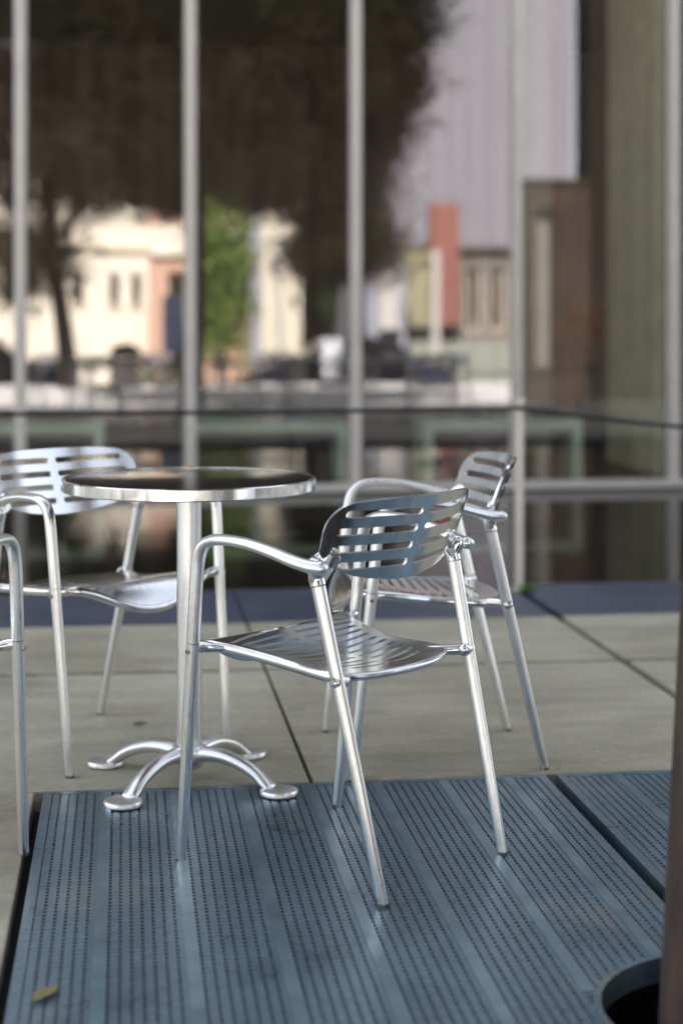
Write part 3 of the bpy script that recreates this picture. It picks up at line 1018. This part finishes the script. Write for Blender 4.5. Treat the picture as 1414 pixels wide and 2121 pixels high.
tree("copper_tree", (-.63, -10.5, -.6), [(.1, 0, 0, .24, .24), (.06, 0, 1.2, .18, .18), (-.12, 0, 2.6, .15, .15), (-.3, 0, 4.5, .12, .12), (-.4, 0, 8, .05, .05)],
     [[(-.1, 0, 2.6, .10, .10), (-1.2, .2, 4.2, .07, .07), (-3, .2, 5.5, .03, .03)], [(-.2, 0, 3.2, .09, .09), (.9, .1, 4.6, .06, .06), (2.2, 0, 6, .03, .03)]],
     copper_left, 640, 240, (.38, .42, .22), .12, M["leaf_copper"], "large dark copper leaved tree mirrored at left, its thick trunk before the cream building", "tree", "trees across the street", 31)
tree("copper_tree", (5.06, -10.5, -.6), [(.1, 0, 0, .22, .22), (.05, 0, 1.4, .17, .17), (0, 0, 3, .15, .15), (-.3, 0, 5.5, .10, .10), (-.5, 0, 8.5, .04, .04)],
     [[(0, 0, 3.2, .09, .09), (-1.3, .2, 4.6, .06, .06), (-3, .2, 5.8, .03, .03)], [(0, 0, 3.4, .09, .09), (.7, .1, 5, .06, .06), (1.4, 0, 7, .03, .03)]],
     copper_right, 560, 240, (.34, .42, .22), .12, M["leaf_copper"], "large dark copper leaved tree mirrored in the middle, a lobe of leaves hanging low", "tree", "trees across the street", 32)
simple_tree("broad_tree", -5.4, -13.5, -.6, 6, ell(0, 0, 3.4, 2.2, 2, 2.1), M["leaf_mid"], "broad green tree across the street beyond the left picture edge", 150, 46, .18, (.3, .3, .24), .16, seed=10)
simple_tree("slender_tree", 6.0, -24.6, -.6, 5, ell(0, 0, 3.2, .9, .9, 1.6), M["leaf_mid"], "slender dark green tree against the grey clad building", 90, 46, .17, seed=12)

def hedge(x0, x1, y0, y1, z0, z1, label, seed):
    x0 += sx(y0); x1 += sx(y0)
    rnd = np.random.default_rng(seed)
    n = int((x1 - x0) * (y1 - y0) * (z1 - z0) * 900)
    p = rnd.uniform((x0, y0, z0), (x1, y1, z1), (n, 3))
    p[:, 2] += .06 * np.sin(p[:, 0] * 3.1)
    t = thing("hedge", ((x0 + x1) / 2, (y0 + y1) / 2, z0), 0, label, "hedge", "low hedges across the plaza")
    o = obj("foliage", leaf_cloud(p - np.array(((x0 + x1) / 2, (y0 + y1) / 2, z0)), .13, rnd), M["leaf_mid"], t)
    bm = bmesh.new()
    for k in range(int((x1 - x0) / .5)):
        x = x0 + .25 + k * .5 - (x0 + x1) / 2
        sweep(bm, [(x, 0, 0, .02, .02), (x + .03, .02, (z1 - z0) * .8, .012, .012)], 6)
    obj("stem", bm, M["bark"], t)
    return t
hedge(-6.5, -2.4, -9.9, -9.1, -.6, .42, "low dark hedge at the far left of the mirrored plaza", 21)
hedge(.3, 1.5, -10.3, -9.5, -.6, .30, "low dark hedge below the dark blue board", 22)

# ------------------------------------------------------------------ buildings across the street
def pierced(bm, x0, x1, z0, z1, y, depth, holes):
    """wall in the plane y facing +Y with rectangular openings and their reveals"""
    xs = sorted({x0, x1, *[h_[0] for h_ in holes], *[h_[1] for h_ in holes]})
    zs = sorted({z0, z1, *[h_[2] for h_ in holes], *[h_[3] for h_ in holes]})
    def inside(cx, cz): return any(h_[0] < cx < h_[1] and h_[2] < cz < h_[3] for h_ in holes)
    for xa, xb in zip(xs, xs[1:]):
        for za, zb in zip(zs, zs[1:]):
            if not inside((xa + xb) / 2, (za + zb) / 2):
                bm.faces.new([bm.verts.new(p) for p in ((xb, y, za), (xa, y, za), (xa, y, zb), (xb, y, zb))])
    for a, b_, c, d in holes:
        for p, q in (((a, c), (a, d)), ((a, d), (b_, d)), ((b_, d), (b_, c)), ((b_, c), (a, c))):
            bm.faces.new([bm.verts.new(v_) for v_ in ((p[0], y, p[1]), (q[0], y, q[1]), (q[0], y - depth, q[1]), (p[0], y - depth, p[1]))])
def shell(bm, x0, x1, z0, z1, y, back):
    for f in (((x0, y, z0), (x0, y, z1), (x0, back, z1), (x0, back, z0)), ((x1, y, z0), (x1, back, z0), (x1, back, z1), (x1, y, z1)),
              ((x0, y, z1), (x1, y, z1), (x1, back, z1), (x0, back, z1)), ((x0, back, z0), (x0, back, z1), (x1, back, z1), (x1, back, z0))):
        bm.faces.new([bm.verts.new(p) for p in f])
def window(parent, a, b_, c, d, y, mat=None, sill=True):
    fr = .05
    w = boxes("window", [(a, a + fr, y - .14, y - .08, c, d), (b_ - fr, b_, y - .14, y - .08, c, d),
                         (a + fr, b_ - fr, y - .14, y - .08, c, c + fr), (a + fr, b_ - fr, y - .14, y - .08, d - fr, d),
                         ((a + b_) / 2 - .015, (a + b_) / 2 + .015, y - .138, y - .085, c + fr, d - fr)], mat or M["door_wood"], parent)
    boxes("pane", [(a + fr * .5, b_ - fr * .5, y - .125, y - .115, c + .02, d - .02)], M["dark_glass"], w)
    if sill:
        boxes("sill", [(a - .05, b_ + .05, y + .002, y + .07, c - .08, c - .003)], M["trim"], w)

Y1 = -22.
bb = thing("cream_building", (sx(-22), 0, 0), 0, "sunlit cream building with narrow dark windows and an arched door, mirrored at left", "building")
wins = [(-1.36, -1.07, 1.62, 2.42), (-.38, -.15, 1.60, 2.42), (.19, .42, 1.60, 2.42), (-3.1, -2.75, 1.62, 2.42),
        (-4.5, -4.1, 1.62, 2.42), (-1.36, -1.07, 4.3, 5.3), (-.38, -.15, 4.3, 5.3), (.19, .42, 4.3, 5.3), (-3.1, -2.75, 4.3, 5.3), (-4.5, -4.1, 4.3, 5.3)]
door = (-.34, .40, -.62, .33)
bm = bmesh.new()
pierced(bm, -6.2, .62, -.62, 6.6, Y1, .25, wins + [door])
shell(bm, -6.2, .62, -.62, 6.6, Y1, Y1 - 7)
# arch head over the door: spandrels fill the corners of a taller opening
bmesh.ops.recalc_face_normals(bm, faces=bm.faces)
obj("wall", bm, M["cream"], bb)
for a in wins: window(bb, *a, Y1)
d_ = boxes("door", [(-.34, .40, Y1 - .22, Y1 - .17, -.62, .33)], M["door_wood"], bb)
bm = bmesh.new()
n = 16
arc = [(.03 + .37 * math.cos(math.pi * k / n), .335 + .22 * math.sin(math.pi * k / n)) for k in range(n + 1)]
fr_ = [bm.verts.new((x, Y1 + .012, z_)) for x, z_ in arc]; bk = [bm.verts.new((x, Y1 + .002, z_)) for x, z_ in arc]
bm.faces.new(fr_); bm.faces.new(list(reversed(bk)))
for k in range(n): bm.faces.new((fr_[k], bk[k], bk[k + 1], fr_[k + 1]))
bm.faces.new((fr_[n], bk[n], bk[0], fr_[0]))
bmesh.ops.recalc_face_normals(bm, faces=bm.faces)
obj("fanlight", bm, M["dark_glass"], d_)
bm = bmesh.new()
sweep(bm, [(.03 + .43 * math.cos(math.pi * k / n), Y1 + .02, .335 + .28 * math.sin(math.pi * k / n), .05, .05) for k in range(n + 1)], 8, (0, 1, 0))
obj("arch_trim", bm, M["trim"], d_, 50)
boxes("cornice", [(-6.3, .66, Y1 + .003, Y1 + .22, 6.35, 6.62), (-6.2, .62, Y1 + .003, Y1 + .10, 3.0, 3.14)], M["trim"], bb)
boxes("roof", [(-6.4, .76, Y1 - 7.1, Y1 + .3, 6.622, 6.8)], M["terra"], bb)

bb = thing("peach_building", (sx(-22), 0, 0), 0, "peach rendered building with a cream band, mirrored beside the cream one", "building")
wins = [(1.12, 1.55, 1.75, 2.45), (2.1, 2.5, 1.75, 2.45), (1.12, 1.55, 4.1, 5.2), (2.1, 2.5, 4.1, 5.2), (1.15, 1.6, -.2, 1.0)]
bm = bmesh.new()
pierced(bm, .63, 3.0, -.62, 6.0, Y1 + .35, .25, wins)
shell(bm, .63, 3.0, -.62, 6.0, Y1 + .35, Y1 - 6.5)
bmesh.ops.recalc_face_normals(bm, faces=bm.faces)
obj("wall", bm, M["peach"], bb)
for a in wins: window(bb, *a, Y1 + .35)
boxes("band", [(.63, 3.0, Y1 + .353, Y1 + .48, 2.86, 3.66)], M["cream"], bb)
boxes("roof", [(.66, 3.1, Y1 - 6.6, Y1 + .55, 6.002, 6.2)], M["terra"], bb)

bb = thing("buff_tower", (sx(-22), 0, 0), 0, "tall buff building with a pale corner strip, mirrored above the table", "building")
wins = [(4.12, 4.26, 1.45, 1.85), (3.5, 3.85, 4.6, 5.6)]
bm = bmesh.new()
pierced(bm, 3.09, 4.37, -.62, 7.5, -20, .25, wins)
shell(bm, 3.09, 4.37, -.62, 7.5, -20, -26)
bmesh.ops.recalc_face_normals(bm, faces=bm.faces)
obj("wall", bm, M["tower"], bb)
for a in wins: window(bb, *a, -20, None, False)
boxes("pilaster", [(3.09, 3.32, -19.998, -19.9, -.62, 7.5), (3.78, 3.86, -19.998, -19.93, -.62, 4.2)], M["lavender"], bb)
boxes("cornice", [(3.0, 4.42, -19.88, -19.6, 7.2, 7.52)], M["trim"], bb)
boxes("roof", [(3.0, 4.45, -26.1, -19.6, 7.522, 7.7)], M["taupe"], bb)

bb = thing("grey_building", (sx(-22), 0, 0), 0, "grey metal clad building behind the buff tower and the white column", "building")
bm = bmesh.new()
pierced(bm, 4.6, 7.3, -.62, 3.1, -26, .2, [])
shell(bm, 4.6, 7.3, -.62, 3.1, -26, -33)
bmesh.ops.recalc_face_normals(bm, faces=bm.faces)
obj("wall", bm, M["grey_clad"], bb)
for k in range(12):
    boxes("seam", [(4.7 + .22 * k, 4.72 + .22 * k, -25.998, -25.95, -.62, 3.05)], M["grey_clad"], bb)
boxes("parapet", [(4.55, 7.35, -25.94, -25.8, 2.9, 3.14)], M["lavender"], bb)

bb = thing("lavender_building", (sx(-22), 0, 0), 0, "pale lavender flat fronted building between tree crown and terracotta pier", "building")
bm = bmesh.new()
pierced(bm, 5.9, 7.15, -.62, 2.65, -20.4, .2, [])
shell(bm, 5.9, 7.15, -.62, 2.65, -20.4, -25.4)
bmesh.ops.recalc_face_normals(bm, faces=bm.faces)
obj("wall", bm, M["lavender"], bb)
boxes("corner_pier", [(6.39, 6.92, -20.398, -20.1, .95, 3.28)], M["pale_col"], bb)
boxes("coping", [(5.85, 7.2, -25.4, -20.38, 2.652, 2.74)], M["trim"], bb)

bb = thing("modern_block", (sx(-22), 0, 0), 0, "low modern block with olive and terracotta panels, mirrored right of the tree crown", "building")
bm = bmesh.new()
pierced(bm, 7.22, 13.5, -.62, 3.1, Y1, .2, [(9.1, 9.55, .9, 2.6), (9.75, 10.2, .9, 2.6)])
shell(bm, 7.22, 13.5, -.62, 3.1, Y1, Y1 - 6)
bmesh.ops.recalc_face_normals(bm, faces=bm.faces)
obj("wall", bm, M["taupe"], bb)
window(bb, 9.1, 9.55, .9, 2.6, Y1, M["trim"], False); window(bb, 9.75, 10.2, .9, 2.6, Y1, M["trim"], False)
boxes("olive_panel", [(7.22, 8.06, Y1 + .002, Y1 + .3, 1.02, 3.0)], M["olive_panel"], bb)
boxes("terracotta_pier", [(8.07, 8.82, Y1 + .002, Y1 + .45, 1.05, 4.3)], M["terra"], bb)
boxes("pale_post", [(8.06, 8.26, Y1 + .47, Y1 + .62, -.62, 3.05)], M["pale_col"], bb)
boxes("dado", [(7.2, 13.5, Y1 + .002, Y1 + .25, -.62, .60)], M["sage"], bb)
boxes("roof", [(7.1, 13.6, Y1 - 6.1, Y1 + .2, 3.102, 3.22)], M["taupe"], bb)

bb = thing("plaza_screen_wall", (6.3, -.60, -.004), 0, "added tall dark brown wall with a lower umber wing, screening the bright plaza from the glass at the far right", "wall")  # wall added behind the camera to keep the bright plaza out of the reflection
bm = bmesh.new()
box(bm, .40, 9.5, -.35, .30, 0, 7.6)
bevel(bm, .02, 2)
obj("tall_panel", bm, M["bronze"], bb)
bm = bmesh.new()
pierced(bm, -.50, .395, 0, 3.05, .34, .2, [(-.36, -.14, .5, 2.7)])
shell(bm, -.50, .395, 0, 3.05, .34, -.30)
bmesh.ops.recalc_face_normals(bm, faces=bm.faces)
obj("wing", bm, M["umber"], bb)
boxes("inset", [(-.37, -.13, .16, .20, .48, 2.72)], M["taupe"], bb)
boxes("coping", [(-.54, .396, -.33, .37, 3.053, 3.11), (.37, 9.53, -.38, .33, 7.603, 7.68)], M["umber"], bb)

bb = thing("sky_screen_block", (sx(-27), -27, -.62), 0, "tall pale lavender block added behind the low modern block to cover the reflected sky beside the tree", "building")  # block added to hide the bright sky from the glass, toned to replace it
bm = bmesh.new()
pierced(bm, 6.2, 13.4, 0, 15, 0, .2, [])
shell(bm, 6.2, 13.4, 0, 15, 0, -2.2)
bmesh.ops.recalc_face_normals(bm, faces=bm.faces)
obj("wall", bm, M["lilac"], bb)
for k in range(11):
    boxes("fin", [(6.5 + .62 * k, 6.56 + .62 * k, .002, .07, .1, 14.9)], M["lilac"], bb)
boxes("coping", [(6.1, 13.5, -2.25, .12, 15.003, 15.2)], M["lilac"], bb)

# board on posts, white box
t = thing("notice_board", (.9 + sx(-9.2), -9.2, -.004), 0, "dark blue blank board on two posts, mirrored against the peach wall", "board")
boxes("panel", [(-.20, .20, -.02, .02, .57, 1.62)], M["board"], t, .004)
for s in (-1, 1):
    boxes("post", [(s * .17 - .02, s * .17 + .02, -.045, -.0205, -.6, 1.55)], M["board"], t)
for kx, lab in ((3.48, "white square planter box standing on the plaza before the grey building"),):
    t = thing("planter_box", (kx + sx(-6), -6.0, -.004), 0, lab, "planter")
    bm = bmesh.new()
    vs = box(bm, -.17, .17, -.17, .17, 0, .84)
    for v_ in vs[:4]: v_.co.x *= .8; v_.co.y *= .8
    bevel(bm, .012)
    obj("body", bm, M["white_box"], t)
    boxes("soil", [(-.15, .15, -.15, .15, .8405, .846)], M["soil"], t)

# parked cars on the street, beyond the plaza
def car(x, y, rz, label):
    t = thing("parked_car", (x + sx(y), y, -.62), rz, label, "car", "cars parked beyond the plaza")
    prof = [(-2.1, .32), (-2.14, .62), (-2.05, .82), (-1.55, .90), (-.95, 1.36), (-.4, 1.45), (.45, 1.42), (1.05, .98), (1.75, .86), (2.08, .70), (2.14, .42), (2.05, .28)]
    bm = bmesh.new()
    sides = []
    for s in (-1, 1):
        ring = []
        for px_, pz in prof:
            tuck = .80 - (.20 if pz > 1.2 else .05 if pz > .8 else 0)
            ring.append(bm.verts.new((px_, s * tuck, pz)))
        sides.append(ring)
    n = len(prof)
    bm.faces.new(sides[0]); bm.faces.new(list(reversed(sides[1])))
    for k in range(n):
        bm.faces.new((sides[0][k], sides[1][k], sides[1][(k + 1) % n], sides[0][(k + 1) % n]))
    bmesh.ops.recalc_face_normals(bm, faces=bm.faces)
    bevel(bm, .05, 2)
    obj("body", bm, M["car_paint"], t, 30)
    for s in (-1, 1):
        bm = bmesh.new()
        pts = [(-1.3, .98), (-.88, 1.31), (-.38, 1.38), (.4, 1.35), (.86, .99)]
        vs = [bm.verts.new((p[0], s * (.765 - max(0, p[1] - .95) * .36), p[1])) for p in pts] + [bm.verts.new((p[0], s * (.74 - max(0, p[1] - .95) * .36), p[1])) for p in pts]
        bm.faces.new(vs[:5]); bm.faces.new(list(reversed(vs[5:])))
        for k in range(5): bm.faces.new((vs[k], vs[(k + 1) % 5], vs[5 + (k + 1) % 5], vs[5 + k]))
        bmesh.ops.recalc_face_normals(bm, faces=bm.faces)
        obj("side_window", bm, M["dark_glass"], t)
        for wx in (-1.32, 1.34):
            bm = bmesh.new()
            for r0, y0, y1 in ((.32, .62, .82),):
                a = [[bm.verts.new((wx + r_ * math.cos(k * math.pi / 14), s * yy, .32 + r_ * math.sin(k * math.pi / 14))) for k in range(28)] for r_, yy in ((.2, .62), (.30, .62), (.32, .66), (.32, .79), (.30, .825), (.2, .825))]
                for p, q_ in zip(a, a[1:] + a[:1]):
                    for k in range(28): bm.faces.new((p[k], p[(k + 1) % 28], q_[(k + 1) % 28], q_[k]))
            bmesh.ops.recalc_face_normals(bm, faces=bm.faces)
            w = obj("wheel", bm, M["tyre"], t, 40)
            bm = bmesh.new()
            bmesh.ops.create_cone(bm, cap_ends=True, segments=28, radius1=.195, radius2=.195, depth=.1, matrix=Matrix.Translation((wx, s * .75, .32)) @ Matrix.Rotation(math.pi / 2, 4, "X"))
            obj("wheel_rim", bm, M["chrome"], w, 40)
        boxes("headlight", [(2.06, 2.12, s * .62 - .12, s * .62 + .12, .60, .70)], M["lamp"], t, .01)
        boxes("tail_light", [(-2.15, -2.08, s * .62 - .12, s * .62 + .12, .66, .78)], M["terra"], t, .01)
    return t
car(-3.1, -13.6, R(4), "dark blue car parked behind the hedge at the far left of the reflection")
car(4.6, -12.6, R(182), "dark blue car parked behind the mirrored chairs")

# ------------------------------------------------------------------ light
SUN_EL, SUN_AZ = R(50), R(-15)     # azimuth from +Y towards +X
w = bpy.data.worlds.new("World")
sc.world = w
w.use_nodes = True
nt = w.node_tree
bg = nt.nodes["Background"]
sky = nt.nodes.new("ShaderNodeTexSky")
sky.sky_type = "NISHITA"
sky.sun_disc = False
sky.sun_elevation = SUN_EL
sky.sun_rotation = SUN_AZ
sky.air_density = 1.0
sky.dust_density = 1.0
sky.ozone_density = 1.0
hs = nt.nodes.new("ShaderNodeHueSaturation")      # thin high cloud pales the blue
hs.inputs["Saturation"].default_value = .4
nt.links.new(sky.outputs[0], hs.inputs["Color"])
nt.links.new(hs.outputs[0], bg.inputs["Color"])
bg.inputs["Strength"].default_value = .058
l = bpy.data.lights.new("sun", "SUN")
l.energy = 5.0
l.angle = R(.5)
l.color = (1, .95, .88)
lo = bpy.data.objects.new("sun", l)
COL.objects.link(lo)
dv = Vector((math.sin(SUN_AZ) * math.cos(SUN_EL), math.cos(SUN_AZ) * math.cos(SUN_EL), math.sin(SUN_EL)))
lo.rotation_euler = dv.to_track_quat("Z", "Y").to_euler()
lo.location = dv * 60

# ------------------------------------------------------------------ camera
cd = bpy.data.cameras.new("camera")
cam = bpy.data.objects.new("camera", cd)
COL.objects.link(cam)
cam.location = (0, 0, 1.1)
cam.rotation_euler = (R(90), 0, R(-7.3))
cd.sensor_fit = "VERTICAL"
cd.sensor_height = 36
cd.lens = 3500 / 2121 * 36
cd.shift_y = -(1060.5 - 670) / 2121
cd.clip_start = .05
cd.clip_end = 900
cd.dof.use_dof = True
cd.dof.focus_distance = 3.6
cd.dof.aperture_fstop = 1.8
cd.dof.aperture_blades = 0
sc.camera = cam

sc.view_settings.view_transform = "Standard"
sc.view_settings.look = "None"
sc.view_settings.exposure = 3.0
sc.view_settings.gamma = 1
sc.render.engine = "CYCLES"
cy = sc.cycles
cy.use_denoising = True
cy.max_bounces = 10
cy.transparent_max_bounces = 12
cy.glossy_bounces = 6
cy.diffuse_bounces = 4
cy.caustics_reflective = False
cy.caustics_refractive = False
cy.sample_clamp_indirect = 6
cy.use_adaptive_sampling = True
